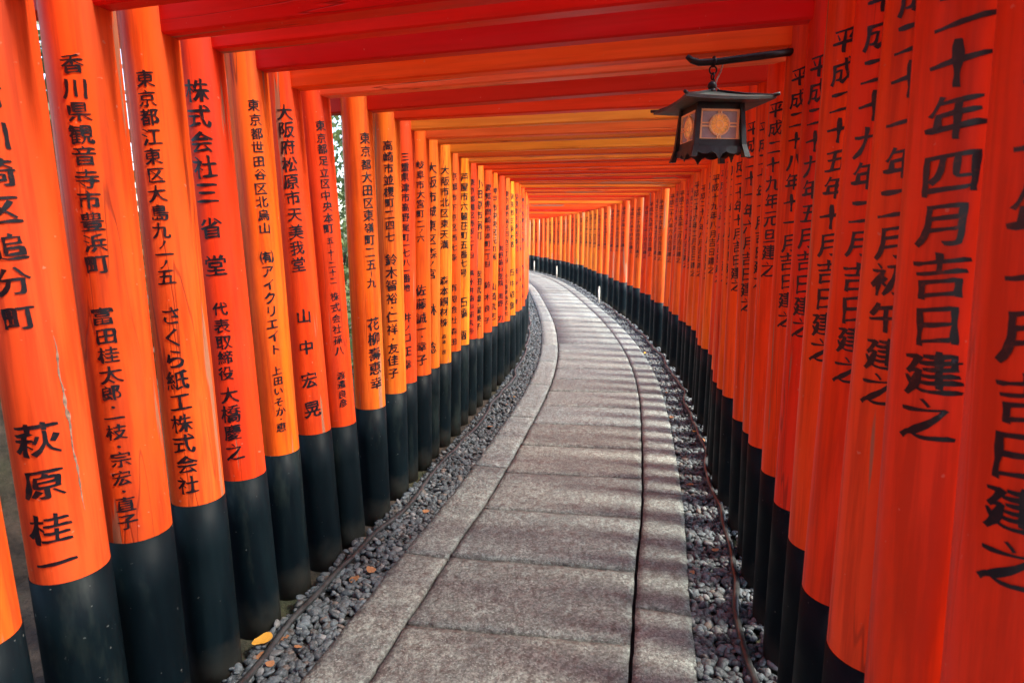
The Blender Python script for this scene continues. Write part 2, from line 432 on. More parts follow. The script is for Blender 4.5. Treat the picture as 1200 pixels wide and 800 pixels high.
# ------------------------------------------------------------------ torii gates
def cyl_mesh(name, z0, z1, extra, mat, segs=36, rows=10):
    V = []; F = []
    for i in range(rows+1):
        z = z0+(z1-z0)*i/rows; r = prad(z)+extra
        for k in range(segs):
            q = 2*math.pi*k/segs; V.append((r*math.cos(q), r*math.sin(q), z))
    for i in range(rows):
        for k in range(segs): F.append((i*segs+k, i*segs+(k+1) % segs, (i+1)*segs+(k+1) % segs, (i+1)*segs+k))
    me = bpy.data.meshes.new(name); me.from_pydata(V, [], F); me.update(); me.shade_smooth()
    bm = bmesh.new(); bm.from_mesh(me); bm.verts.ensure_lookup_table()
    for rng_ in (range(segs), range(rows*segs, rows*segs+segs)):
        try:
            f = bm.faces.new([bm.verts[i] for i in rng_]); f.smooth = False
        except ValueError: pass
    bmesh.ops.recalc_face_normals(bm, faces=bm.faces); bm.to_mesh(me); bm.free()
    me.materials.append(mat); return me
ME_P = cyl_mesh('pillar', -.12, PH, 0, M['pillar'])
ME_B = [cyl_mesh('painted_base', -.13, h, .0018, M['black'], rows=4) for h in (.585, .6, .612, .625)]
def beam_mesh(name, x0, x1, d, z0, z1, up=0.0, bev=.006, thick_end=0):
    """board along x; ends sweep upward by `up`"""
    bm = bmesh.new(); n = 14; rings = []
    for i in range(n+1):
        t = i/n; x = x0+(x1-x0)*t; u = abs(2*t-1)**3*up
        y = d/2
        rings.append([bm.verts.new((x, sy*(y-(bev if e else 0)), z)) for sy, e, z in
            ((-1, 1, z0+u), (1, 1, z0+u), (1, 0, z0+u+bev), (1, 0, z1+u-bev), (1, 1, z1+u), (-1, 1, z1+u), (-1, 0, z1+u-bev), (-1, 0, z0+u+bev))])
    for i in range(n):
        for k in range(8): bm.faces.new((rings[i][k], rings[i][(k+1) % 8], rings[i+1][(k+1) % 8], rings[i+1][k]))
    bm.faces.new(rings[0]); bm.faces.new(rings[-1][::-1]); bmesh.ops.recalc_face_normals(bm, faces=bm.faces)
    me = bpy.data.meshes.new(name); bm.to_mesh(me); bm.free(); me.materials.append(M['beam']); return me
ME_TIE = [beam_mesh('tie_beam', -1.22, 1.22, d, -h/2, h/2) for d, h in ((.060, .15), (.054, .14), (.066, .16))]
ME_SHI = beam_mesh('lintel', -1.36, 1.36, .085, 0, .11, .03)
ME_KAS = beam_mesh('top_rail', -1.46, 1.46, .11, 0, .055, .045)
simple('cap_black', (.012, .014, .016), .5)
ME_KAS.materials[0] = M['cap_black']

LEFT = {0: [('神奈川県平塚市', 2.0, 1.4), ('小林正夫', 1.2, .75)],
 1: [('川崎市川崎区追分町', 2.0, 1.27, .073), ('萩原桂一', 1.07, .645, .098)],
 2: [('香川県観音寺市豊浜町', 1.945, 1.395), ('富田桂太郎・一枝・宗宏・直子', 1.31, .665, .058)],
 3: [('東京都江東区大島九ノ一ノ五', 1.97, 1.345, .06), ('さくら紙工株式会社', 1.29, .665, .072)],
 4: [('株式会社三', 2.01, 1.60, .092), ('省', 1.565, 1.475, .088), ('堂', 1.44, 1.35, .088), ('代表取締役', 1.27, .98, .062), ('大橋慶之', .965, .68, .078)],
 5: [('東京都世田谷区北烏山', 2.0, 1.5, .056), ('㈲', 1.44, 1.385, .06), ('アイクリエイト', 1.385, 1.02, .056), ('上田いそか・恵', .98, .70, .046)],
 6: [('大阪府松原市天美我堂', 2.03, 1.34, .078), ('山', 1.2, 1.10, .075), ('中', 1.06, .96, .075), ('宏', .91, .82, .08), ('晃', .78, .68, .085)],
 7: [('東京都足立区中央本町', 2.0, 1.50, .054), ('五ー十ー二十二', 1.49, 1.27, .042), ('株式会社孫八', 1.24, .93, .050), ('渡邉良彦', .86, .68, .052)],
 8: [('東京都大田区東嶺町二五ー九', 1.99, 1.23, .064), ('花柳壽恵幸', 1.09, .70, .078)],
 9: [('高崎市並榎町二四七', 2.0, 1.46, .068), ('鈴木智裕・仁祥・友佳子', 1.40, .69, .074)],
 10: [('三重県津市高野尾町一七八一番地', 1.97, 1.16, .058), ('井ノ口正幸', 1.05, .68, .07)],
 11: [('岐阜市大宮町二ノ六', 1.95, 1.45, .058), ('佐藤誠一・幸子', 1.2, .66, .08)],
 12: [('大阪市城東区森ノ宮', 1.97, 1.20, .085), ('林', 1.06, .95, .1), ('稔', .80, .69, .1)],
 13: [('大阪市北区東天満', 1.97, 1.40, .07), ('森本銅材株', 1.22, .85, .075), ('森本 茂', .80, .40+.25, .07)],
 14: [('京都市下京区西七条', 1.95, 1.3, .06), ('有限会社森田', 1.15, .66, .065)],
 15: [('芦屋市六麓荘町五番七号', 1.97, 1.17, .078), ('石橋 悟', 1.02, .66, .1)],
 16: [('東京都港区赤坂二丁目', 1.95, 1.3, .06), ('㈱水井歯科研究所', 1.22, .66, .065)],
 17: [('小田原市扇町', 1.97, 1.45, .09), ('安田武雄・留美子', 1.2, .66, .085)],
 18: [('愛知県岡崎市本町一丁目', 1.95, 1.2), ('鈴木良子', 1.1, .66, .07)],
 19: [('神戸市中央区元町通', 1.95, 1.25, .075), ('山崎武志', 1.05, .66, .09)],
 20: [('海野歯科医院', 1.4, .98, .085), ('海野 力', .92, .62, .085)],
 21: [('東京都新宿区四谷三丁目', 1.95, 1.2, .075), ('小川産業株式会社', 1.1, .64, .07)],
 22: [('奈良市三条大路', 1.95, 1.35, .08), ('石井昭彦', 1.15, .66, .09)]}
def D(t, z0=2.02, z1=1.15, **k): return [(t, z0, z1)]
RIGHT = {-1: D('平成二十三年三月吉日建之', 1.95, 1.08), 0: D('平成二十一年一月吉日建之', 1.93, 1.06), 1: D('平成二十年四月吉日建之', 2.02, 1.17), 2: D('平成二十一年二月初午建之', 2.02, 1.17), 3: D('平成二十九年二月吉日建之', 2.03, 1.15),
 4: D('平成二十五年十月吉日建之', 2.02, 1.15), 5: D('平成二十九年五月吉日建之', 2.03, 1.17), 6: D('平成二十八年十一月吉日建之', 2.05, 1.17),
 7: D('平成二十九年元旦建之', 2.0, 1.33), 8: D('平成二十年十月吉日建之', 1.97, 1.27), 9: D('平成二十一年六月吉日建之', 2.02, 1.13), 10: D('平成二十年十月吉日建之', 1.95, 1.2),
 11: D('平成二十年二月吉日建之', 1.95, 1.22), 12: D('平成二十年六月吉日建之', 1.95, 1.22), 13: D('平成二十年六月吉日建之', 1.95, 1.2), 14: D('平成二十七年三月十日建之', 1.98, 1.18),
 15: D('平成二十年十月吉日建之', 1.95, 1.15), 16: D('平成十九年八月吉日建之', 1.95, 1.2)}
years = ['十八', '十九', '二十', '二十一', '二十二', '二十三', '二十四', '二十五', '二十六', '二十七', '二十八']
months = '一二三四五六七八九十'
def rdate(r): return [('平成'+r.choice(years)+'年'+r.choice(months)+'月吉日建之', r.uniform(1.94, 2.03), r.uniform(1.1, 1.25))]
names = ['中村商店', '田中一郎', '松本工務店', '山田製作所', '木村和子', '井上建設株式会社', '高橋正治', '清水産業', '西村食品', '岡田健二']
cities = ['大阪市中央区本町', '京都市伏見区深草', '東京都中央区日本橋', '名古屋市中区大須', '横浜市西区高島', '神戸市灘区六甲町', '堺市南区三原台', '奈良県生駒市本町']
def rleft(r): return [(r.choice(cities), 1.97, 1.3), (r.choice(names), 1.15, .66, .075)]
FAR_R = [inscription_mesh(rdate(random.Random(50+k)), R(-30), k) for k in range(8)]
FAR_L = [inscription_mesh(rleft(random.Random(70+k)), R(30), k) for k in range(4)]

VERM = [(.82, .075, .005), (.84, .090, .006), (.80, .065, .005), (.86, .105, .007), (.78, .055, .005)]
ORNG = [(.86, .135, .015), (.88, .17, .018), (.85, .12, .015)]
RED = [(.70, .022, .005), (.74, .034, .005), (.66, .018, .005)]
Lcol = {0: ORNG[2], 1: (.80, .085, .025), 2: (.84, .10, .014), 3: (.84, .105, .014), 4: (.76, .045, .01), 5: (.88, .13, .012), 6: (.80, .065, .01), 7: (.78, .06, .012), 8: (.84, .105, .012),
        9: (.86, .13, .016), 10: (.78, .055, .01), 11: (.82, .09, .012), 12: (.86, .14, .02), 13: (.88, .17, .02), 14: (.82, .09, .012), 15: (.9, .2, .02), 16: (.74, .04, .01), 17: (.88, .15, .02), 18: (.78, .06, .01),
        19: (.86, .12, .015), 20: (.76, .05, .01), 21: (.84, .10, .012), 22: (.9, .2, .02)}
Rcol = {0: (.74, .036, .008), 1: (.76, .042, .008), 2: (.80, .065, .012), 3: (.76, .045, .008), 10: (.84, .10, .01), 11: (.86, .13, .01), 12: (.82, .08, .01), 13: (.86, .15, .012), 14: (.84, .10, .01), 15: (.8, .07, .01), 16: (.87, .17, .015), 17: (.84, .11, .01), 18: (.8, .08, .01), 19: (.86, .14, .01), 4: (.82, .075, .01), 5: (.72, .035, .01), 6: (.80, .07, .012), 7: (.80, .065, .01), 8: (.78, .10, .02), 9: (.84, .09, .012)}
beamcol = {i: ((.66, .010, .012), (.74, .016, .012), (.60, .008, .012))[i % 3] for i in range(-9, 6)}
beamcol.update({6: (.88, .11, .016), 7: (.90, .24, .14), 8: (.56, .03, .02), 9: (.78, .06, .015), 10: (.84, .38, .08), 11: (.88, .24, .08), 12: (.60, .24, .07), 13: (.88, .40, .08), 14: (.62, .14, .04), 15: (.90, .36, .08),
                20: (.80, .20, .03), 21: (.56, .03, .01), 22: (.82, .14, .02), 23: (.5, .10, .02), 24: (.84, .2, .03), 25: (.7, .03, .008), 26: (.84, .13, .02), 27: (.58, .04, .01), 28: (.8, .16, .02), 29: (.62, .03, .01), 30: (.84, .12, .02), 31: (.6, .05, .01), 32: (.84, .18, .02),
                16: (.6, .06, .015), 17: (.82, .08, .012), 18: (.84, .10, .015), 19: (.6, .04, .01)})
LY_AX = [1.20, 1.44, 1.64, 1.87, 2.12, 2.36, 2.59, 2.79, 3.04, 3.33, 3.58, 3.78, 3.98, 4.23, 4.46, 4.71, 4.99, 5.25, 5.5, 5.78, 6.05, 6.33, 6.6]
svals = {i: s_of_leftY(y) for i, y in enumerate(LY_AX)}
s = svals[0]; i = 0
while i > -8: i -= 1; s -= .25; svals[i] = s
i = 22; s = svals[22]; jr = random.Random(11)
while s < S_END-.8:
    i += 1; y_ = cpos(s)[1]; hd = abs(chead(s))      # the gates stand wider apart in the middle, closer again where the path bends
    step = .37+.40*min(1, max(0, (y_-7)/5))
    if y_ > 17: step = min(step, .175/max(.2, math.sin(hd+.04)))
    s += step*(1+jr.uniform(-.07, .07)); svals[i] = s
# each near gate stands a little out of line: sideways shift, lean, and direction its lettering faces
POSE_L = {0: (-.025, -.01, 34), 1: (-.055, -.002, 34), 2: (-.056, .004, 32), 3: (-.047, -.006, 26), 4: (-.067, -.021, 25), 5: (-.087, -.016, 47), 6: (-.059, -.034, 36), 7: (-.043, -.033, 50), 8: (-.031, -.002, 56),
          9: (-.061, .012, 32), 10: (-.096, .022, 37), 11: (-.08, .02, 35), 12: (-.098, .03, 33), 13: (-.092, .03, 36), 14: (-.086, .02, 36), 15: (-.098, .028, 36), 16: (-.10, .02, 36), 17: (-.105, .02, 36), 18: (-.082, .02, 36),
          19: (-.088, .02, 36), 20: (-.058, .015, 36), 21: (-.039, .01, 36), 22: (-.01, 0, 36)}
POSE_R = {0: (.065, -.05, -40), 1: (.042, -.038, -40), 2: (.008, -.014, -41), 3: (-.002, -.005, -34), 4: (.019, -.017, -35), 5: (.019, -.013, -39), 6: (.014, -.019, -31), 7: (.006, -.022, -38), 8: (.010, -.03, -35),
          9: (-.003, -.03, -34), 10: (-.029, -.02, -35), 11: (-.036, -.015, -35), 12: (-.041, -.01, -35)}
FORE_R = {7: .06, 8: .04}
SCALE = {0: 1.07, 1: 1.15, 2: 1.13, 3: 1.05, 4: 1.03}

PLACES = {1: 'with a vertical peeled streak and Kawasaki address', 2: 'with a Kagawa address above four given names', 3: 'with a Koto ward address above a paper company', 4: 'with a company name in three big spaced characters',
          5: 'with a Setagaya address and katakana company name', 6: 'with a Matsubara address above four widely spaced characters', 7: 'with an Adachi ward address, leaning outward beside the bright gap', 8: 'with an Ota ward address, standing right of the bright gap',
          9: 'with a Takasaki address, second after the bright gap', 10: 'darker red with a Tsu city address', 11: 'with a Gifu address squeezed behind the darker red pillar', 12: 'with an Osaka Joto ward address and two large characters',
          13: 'yellowish, with an Osaka Kita ward address', 14: 'narrow, before the bright yellow Ashiya one', 15: 'bright yellow orange with an Ashiya address', 16: 'reddish, just after the bright yellow Ashiya one', 17: 'with an Odawara address',
          18: 'just after the Odawara one', 19: 'second after the Odawara one', 20: 'dark red with a dental clinic name', 21: 'just after the dental clinic one', 22: 'bright orange, last readable before the left wall bends away'}
def ordinal(n):
    one = ['', 'first', 'second', 'third', 'fourth', 'fifth', 'sixth', 'seventh', 'eighth', 'ninth', 'tenth', 'eleventh', 'twelfth', 'thirteenth', 'fourteenth', 'fifteenth', 'sixteenth', 'seventeenth', 'eighteenth', 'nineteenth']
    if n < 20: return one[n]
    ten = {2: 'twent', 3: 'thirt', 4: 'fort'}[n//10]
    return ten+'ieth' if n % 10 == 0 else ten+'y '+one[n % 10]
FARGROUP = 'torii gates in the far bend of the tunnel'
def vary(c, r, k=.08):
    a = 1+r.uniform(-k, k); return (min(.92, c[0]*a), c[1]*a*(1+r.uniform(-k, k)*1.5), c[2]*a*.6, 1)
TORII = {}
def make_torii(i, s):
    r = random.Random(1000+i); h = chead(s); p = cpos(s)
    t = empty('torii_gate', (p[0], p[1], 0), -h + r.uniform(-.012, .012)); TORII[i] = t
    far = cpos(s)[1] > 15
    for side, cols, txt in ((-1, Lcol, LEFT), (1, Rcol, RIGHT)):
        q = r.random(); base = cols.get(i) or (r.choice(VERM) if q < .55 else r.choice(ORNG) if q < .93 else r.choice(RED))
        if s > s_of_Y(15) and q > .3: base = (.86, .15, .02) if q > .65 else (.88, .22, .03)
        if side < 0 and 8 <= i <= 22: base = (base[0], base[1]*1.35, base[2])
        col = vary(base, r, .05)
        rs = SCALE.get(i, 1.0 if i < 30 else 1.06 if not far else 1.14 if s < s_of_Y(20) else 1.3) * r.uniform(.985, 1.015)
        po = bpy.data.objects.new('pillar', ME_P); C.objects.link(po); po.parent = t
        pose = (POSE_L if side < 0 else POSE_R).get(i) or (r.uniform(-.02, .02) + (.015 if i > 30 else 0)*side, r.uniform(-.006, .006), r.uniform(30, 42)*-side)
        po.location = (side*HALF + pose[0], (FORE_R.get(i, 0) if side > 0 else 0) + r.uniform(-.004, .004), 0)
        po.rotation_euler = (r.uniform(-.003, .003), pose[1], 0); po.scale = (rs, rs, 1); po.color = col
        b = bpy.data.objects.new('painted_base', ME_B[r.randrange(4)]); C.objects.link(b); b.parent = po
        az = R(pose[2])
        if i in txt: me = inscription_mesh(txt[i], az, 300+i*2+side)
        elif far or i < 0: me = (FAR_L if side < 0 else FAR_R)[r.randrange(4 if side < 0 else 8)]
        else: me = inscription_mesh(rleft(r) if side < 0 else rdate(r), az, 300+i*2+side)
        ins = bpy.data.objects.new('inscription', me); C.objects.link(ins); ins.parent = po
        if not (i in txt or not far): ins.rotation_euler = (0, 0, 0)
    if i == 1:      # weathered sliver of bare wood where the paint has split
        pl = [c for c in t.children if c.location.x < 0][0]; V = []; F = []; n = 60
        for k in range(n+1):
            z = 1.26-.46*k/n; a0 = R(74)+R(9)*k/n+.05*mnoise.noise(Vector((k*.12, 0, 0))); w = (.0012+.0042*abs(mnoise.noise(Vector((k*.21, 4, 0))))*1.6)*math.sin(math.pi*min(1, max(.03, k/n)))**.4
            for sg_ in (-1, 1):
                ph = a0+sg_*w/prad(z); rr_ = prad(z)+.0011; V.append((rr_*math.sin(ph), -rr_*math.cos(ph), z))
            if k: F.append((2*k-2, 2*k-1, 2*k+1, 2*k))
        mesh_obj('peeled_paint', V, F, M['bare_wood'], pl)
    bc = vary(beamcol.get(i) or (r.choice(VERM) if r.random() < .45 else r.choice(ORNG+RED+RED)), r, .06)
    zb = {1: 2.05, 2: 2.068, 3: 2.095}.get(i, 2.12) if i < 8 else (2.125-.07*min(1, (i-7)/6) if i < 26 else 2.07 + .05*min(1, (i-26)/20))
    tb = bpy.data.objects.new('tie_beam', ME_TIE[r.randrange(3)]); C.objects.link(tb); tb.parent = t
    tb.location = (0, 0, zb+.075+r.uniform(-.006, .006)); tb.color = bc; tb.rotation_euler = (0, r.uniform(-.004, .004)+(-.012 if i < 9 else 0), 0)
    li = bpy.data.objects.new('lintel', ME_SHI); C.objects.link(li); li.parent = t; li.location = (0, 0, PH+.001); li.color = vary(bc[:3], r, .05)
    ca = bpy.data.objects.new('top_rail', ME_KAS); C.objects.link(ca); ca.parent = li; ca.location = (0, 0, .112)
    if i == 0: lab = 'vermilion torii gate nearest the viewer, its left pillar cut off at the bottom left corner'; grp = 'torii gates lining the tunnel'
    elif i in PLACES: lab = 'vermilion torii gate, left pillar %s (%s)' % (PLACES[i], LEFT[i][0][0]); grp = 'torii gates lining the tunnel'
    elif i < 0: lab = 'vermilion torii gate behind the viewpoint over the paved path'; grp = 'torii gates behind the viewpoint'
    elif far: lab = 'vermilion torii gate in the far bend of the tunnel, writing unreadable'; grp = FARGROUP
    else: lab = 'vermilion torii gate of the middle stretch, the %s beyond the lantern' % ordinal(i-6); grp = 'torii gates of the middle stretch'
    tag(t, lab, 'torii gate', grp)
for i in sorted(svals): make_torii(i, svals[i])
bpy.data.objects.remove(fo); bpy.data.curves.remove(fc)

# ------------------------------------------------------------------ lantern on its bracket
def frame_of(i): return Matrix.Translation(TORII[i].location) @ Euler(TORII[i].rotation_euler).to_matrix().to_4x4()
def bracket_and_lantern(i, zarm, yaw, idx):
    Mx = frame_of(i); lx = HALF-.075
    root = Mx @ Vector((lx, -.03, zarm)); tip = Mx @ Vector((lx-.345, -.03, zarm)); mid = Mx @ Vector((lx-.21, -.03, zarm-.02))
    br = empty('lantern_bracket', root)
    rz = TORII[i].rotation_euler.z; br.rotation_euler.z = rz
    V, F = tube([(.0, 0, 0), (-.12, 0, -.008), (-.25, 0, -.016), (-.31, 0, -.015), (-.335, 0, -.006), (-.352, 0, .008)], [.0125, .0125, .012, .012, .011, .008], 12)
    mesh_obj('arm', V, F, M['iron'], br, True)
    bm = bmesh.new(); add_box(bm, -.004, .004, -.018, .018, -.018, .018, .002); bm_obj('wall_plate', bm, M['iron'], br)
    tag(br, 'black iron bracket arm holding the near lantern' if idx == 0 else 'iron bracket arm holding the far lantern', 'bracket')
    hook = Mx @ Vector((lx-.262, -.03, zarm-.016))
    ln = empty('hanging_lantern', hook); ln.rotation_euler.z = yaw
    # local: origin at the arm; everything hangs below
    V = []; F = []
    def addt(pts, rad, seg=8):
        a, b = tube(pts, rad, seg); k = len(V); V.extend(a); F.extend([tuple(x+k for x in f) for f in b])
    def ring(c, R_, r_, ax='x'):
        pts = [(c[0]+(R_*math.cos(q) if ax == 'y' else 0), c[1]+(R_*math.cos(q) if ax == 'x' else 0), c[2]+R_*math.sin(q)) for q in np.linspace(0, 2*math.pi, 17)]
        addt(pts, r_, 6)
    ring((0, 0, -.0), .016, .003); ring((0, 0, -.027), .013, .003, 'y'); ring((0, 0, -.047), .011, .003)
    addt([(0, 0, -.055), (.006, 0, -.058), (.006, 0, -.066), (0, 0, -.072)], .003, 6)
    mesh_obj('chain', V, F, M['iron'], ln, True)
    bm = bmesh.new(); bmesh.ops.create_uvsphere(bm, u_segments=16, v_segments=10, radius=.016, matrix=Matrix.Translation((0, 0, -.078)))
    bmesh.ops.create_cone(bm, cap_ends=True, segments=16, radius1=.022, radius2=.010, depth=.02, matrix=Matrix.Translation((0, 0, -.094)))
    bm_obj('finial', bm, M['iron'], ln, True)
    V, F = tube([(.035, 0, -.002), (.03, .004, -.03), (.020, .01, -.055), (.016, .012, -.078), (.04, .01, -.094), (.075, .006, -.102), (.085, 0, -.110)], .003, 6)
    mesh_obj('cord', V, F, M['cord'], ln, True)
    # roof: square, concave slopes, thick edge
    zt, ze, hw = -.100, -.143, .147; bm = bmesh.new(); rings = []
    prof = [(.018, 0), (.045, -.012), (.085, -.026), (.125, -.036), (hw, ze-zt)]
    N = 6
    def sq(hw_, z, lift=0):
        out = []
        for sx, sy, dx, dy in ((-1, -1, 1, 0), (1, -1, 0, 1), (1, 1, -1, 0), (-1, 1, 0, -1)):
            for k in range(N):
                u = k/N*2; x = sx+dx*u; y = sy+dy*u; c = (min(1, abs(x))*min(1, abs(y)))**3
                out.append(bm.verts.new((x*hw_*(1+.05*c*lift), y*hw_*(1+.05*c*lift), z+.004*c*lift)))
        return out
    for hw_, dz in prof: rings.append(sq(hw_, zt+dz, hw_/hw))
    rings.append(sq(hw, ze-.009, 1)); rings.append(sq(.085, ze-.004, 0))
    for a, b in zip(rings, rings[1:]):
        for k in range(4*N): bm.faces.new((a[k], a[(k+1) % (4*N)], b[(k+1) % (4*N)], b[k]))
    bm.faces.new(rings[0]); bm.faces.new(rings[-1]); bmesh.ops.recalc_face_normals(bm, faces=bm.faces)
    roof = bm_obj('roof', bm, M['lantern_roof'], ln)
    for k in range(4):
        a = math.pi/4+k*math.pi/2; V, F = tube([(.02*math.cos(a), .02*math.sin(a), zt+.002), (.12*math.cos(a), .12*math.sin(a), zt-.022), (.20*math.cos(a), .20*math.sin(a), ze+.005), (.228*math.cos(a), .228*math.sin(a), ze+.008)], [.005, .005, .006, .0055], 8)
        mesh_obj('hip_rib', V, F, M['lantern_metal'], roof, True)
    # body, flaring posts, rails
    hb, zb0, zb1 = .075, ze-.006, ze-.172
    bm = bmesh.new()
    for sx in (-1, 1):
        for sy in (-1, 1):
            vs = []
            for z, o, w in ((zb0, hb, .0075), (zb1+.03, hb+.010, .0085), (zb1-.012, hb+.02, .010)):
                vs.append([bm.verts.new((sx*o+a*w, sy*o+b*w, z)) for a, b in ((-1, -1), (1, -1), (1, 1), (-1, 1))])
            for a, b in zip(vs, vs[1:]):
                for k in range(4): bm.faces.new((a[k], a[(k+1) % 4], b[(k+1) % 4], b[k]))
            bm.faces.new(vs[0]); bm.faces.new(vs[-1])
    bmesh.ops.recalc_face_normals(bm, faces=bm.faces)
    add_box(bm, -hb, hb, -hb, hb, ze-.032, ze-.004)                # head band
    add_box(bm, -hb-.006, hb+.006, -hb-.006, hb+.006, ze-.150, ze-.124)   # foot band
    body = bm_obj('body', bm, M['lantern_metal'], ln)
    for k in range(4):
        e = empty('side_panel', (0, 0, 0)); 
        bpy.data.objects.remove(e)
        Rz = Matrix.Rotation(k*math.pi/2, 4, 'Z'); zc = ze-.077; w, hh = .062, .044; y = -hb-.002
        bm = bmesh.new(); add_box(bm, -w, w, y+.004, y+.008, zc-hh, zc+hh); bmesh.ops.transform(bm, matrix=Rz, verts=bm.verts)
        win = bm_obj('window', bm, M['pane'], ln)
        bm = bmesh.new(); t_ = .0065
        for b in ((-w, w, zc-hh-t_, zc-hh), (-w, w, zc+hh, zc+hh+t_), (-w-t_, -w, zc-hh-t_, zc+hh+t_), (w, w+t_, zc-hh-t_, zc+hh+t_),
                  (-w, -.034, zc-.0075, zc-.003), (-w, -.034, zc+.003, zc+.0075), (.034, w, zc-.0075, zc-.003), (.034, w, zc+.003, zc+.0075),
                  (-.0065, -.002, zc+.034, zc+hh), (.002, .0065, zc+.034, zc+hh), (-.0065, -.002, zc-hh, zc-.034), (.002, .0065, zc-hh, zc-.034)):
            add_box(bm, b[0], b[1], y-.002, y+.004, b[2], b[3])
        for ro, ri in ((.0365, .0312), (.014, .012)):
            n = 28; q = [[bm.verts.new((rr*math.cos(2*math.pi*j/n), yy, zc+rr*math.sin(2*math.pi*j/n))) for j in range(n)] for rr, yy in ((ro, y-.003), (ri, y-.003), (ri, y+.004), (ro, y+.004))]
            for a in range(4):
                for j in range(n): bm.faces.new((q[a][j], q[a][(j+1) % n], q[(a+1) % 4][(j+1) % n], q[(a+1) % 4][j]))
        bmesh.ops.recalc_face_normals(bm, faces=bm.faces); bmesh.ops.transform(bm, matrix=Rz, verts=bm.verts); bm_obj('frame', bm, M['gold_frame'], win)
        bm = bmesh.new(); n = 32
        cv = bm.verts.new((0, y-.001, zc)); rg = [bm.verts.new((-.0324*math.cos(2*math.pi*j/n), y+(.0055 if j % 2 else -.003), zc+.0324*math.sin(2*math.pi*j/n))) for j in range(n)]
        for j in range(n): bm.faces.new((cv, rg[j], rg[(j+1) % n]))
        bmesh.ops.transform(bm, matrix=Rz, verts=bm.verts); bm_obj('disc', bm, M['amber'], win)
        # scalloped skirt below the body
        bm = bmesh.new(); outl = []
        n = 24
        for j in range(n+1):
            u = j/n*2-1; d = .018 + .010*abs(math.cos(u*math.pi*1.5))*(1-abs(u)*.3) + (.016*max(0, 1-abs(u)*7))
            outl.append((u*.078, d))
        top = [bm.verts.new((x, -hb-.012, ze-.147)) for x, d in outl]; bot = [bm.verts.new((x, -hb-.014, ze-.147-d)) for x, d in outl]
        t2 = [bm.verts.new((x, -hb-.008, ze-.147)) for x, d in outl]; b2 = [bm.verts.new((x, -hb-.010, ze-.147-d)) for x, d in outl]
        for j in range(n):
            bm.faces.new((top[j], top[j+1], bot[j+1], bot[j])); bm.faces.new((t2[j+1], t2[j], b2[j], b2[j+1])); bm.faces.new((bot[j], bot[j+1], b2[j+1], b2[j]))
        bmesh.ops.transform(bm, matrix=Rz, verts=bm.verts); bm_obj('skirt', bm, M['lantern_metal'], ln)
    tag(ln, 'square dark metal lantern with amber disc windows hanging at upper right' if idx == 0 else 'tiny dark lantern hanging at the far end of the tunnel', 'lantern')
    return ln
bracket_and_lantern(6, 2.104, R(6), 0)
far_i = min(TORII, key=lambda k: abs(TORII[k].location.y-25.6)) 
l2 = bracket_and_lantern(far_i, 2.06, R(-20), 1)

# ------------------------------------------------------------------ hoses, stakes, leaves
def hose(name, side, seed, o0, amp, label):
    r = random.Random(seed); pts = []
    for s in np.arange(s_of_Y(.6), s_of_Y(13), .05):
        w = math.sin(s*4.3+seed)*.55+math.sin(s*8.1+seed*2)*.25+mnoise.noise(Vector((s*3, seed, 0)))*.8
        p = off(s, side*(o0+amp*w)); pts.append((p[0], p[1], -.012+.018*mnoise.noise(Vector((s*4, seed, 5)))+.017))
    V, F = tube(pts, .0135, 8); tag(mesh_obj(name, V, F, M['hose'], None, True), label, 'hose')
hose('garden_hose', -1, 1, .862, .03, 'weathered dark hose snaking along the left pillar feet')
hose('garden_hose', 1, 4, .855, .03, 'weathered dark hose snaking along the right pillar feet')
for X, Y, h_, lb in ((1.93, 13.3, .32, 'nearest of three short white stakes before the right pillars'), (1.86, 20.9, .38, 'middle of three short white stakes before the right pillars'), (1.50, 24.6, .40, 'farthest of three short white stakes before the right pillars')):
    s = s_of_Y(Y); p = off(s, .80)
    bm = bmesh.new(); bmesh.ops.create_cone(bm, cap_ends=True, segments=12, radius1=.022, radius2=.020, depth=h_+.1, matrix=Matrix.Translation((0, 0, h_/2-.05)))
    bmesh.ops.create_cone(bm, cap_ends=True, segments=12, radius1=.026, radius2=.012, depth=.03, matrix=Matrix.Translation((0, 0, h_+.012)))
    tag(bm_obj('marker_stake', bm, M['stake'], None, True, (p[0], p[1], 0)), lb, 'stake', 'white stakes')
def leaf_mesh(r, mat):
    n = 10; V = [(0, 0, .004)]; L, W = 1.0, r.uniform(.32, .5)
    for k in range(2*n):
        q = 2*math.pi*k/(2*n); x = math.cos(q)*L*.5; w = W*abs(math.sin(q))**.8*(1-.35*math.cos(q))*(1+r.uniform(-.12, .12))
        y = w*(1 if math.sin(q) > 0 else -1); V.append((x, y, .25*y*y+.15*x*x+r.uniform(-.02, .03)))
    F = [(0, 1+k, 1+(k+1) % (2*n)) for k in range(2*n)]
    me = bpy.data.meshes.new('leaf'); me.from_pydata(V, [], F); me.materials.append(mat); me.shade_smooth(); return me
lr = random.Random(21); LM = [leaf_mesh(lr, M['leaf_brown']) for _ in range(5)] + [leaf_mesh(lr, M['leaf_yellow'])]
spots = [(-.94, 1.98, .075, 5)]
for k in range(36):
    side = lr.choice((-1, 1)); s = s_of_Y(1.0)+(s_of_Y(9)-s_of_Y(1.0))*lr.random()**1.6
    p = off(s, side*lr.uniform(.68, .93)); spots.append((p[0], p[1], lr.uniform(.022, .05), 5 if lr.random() < .15 else lr.randrange(5)))
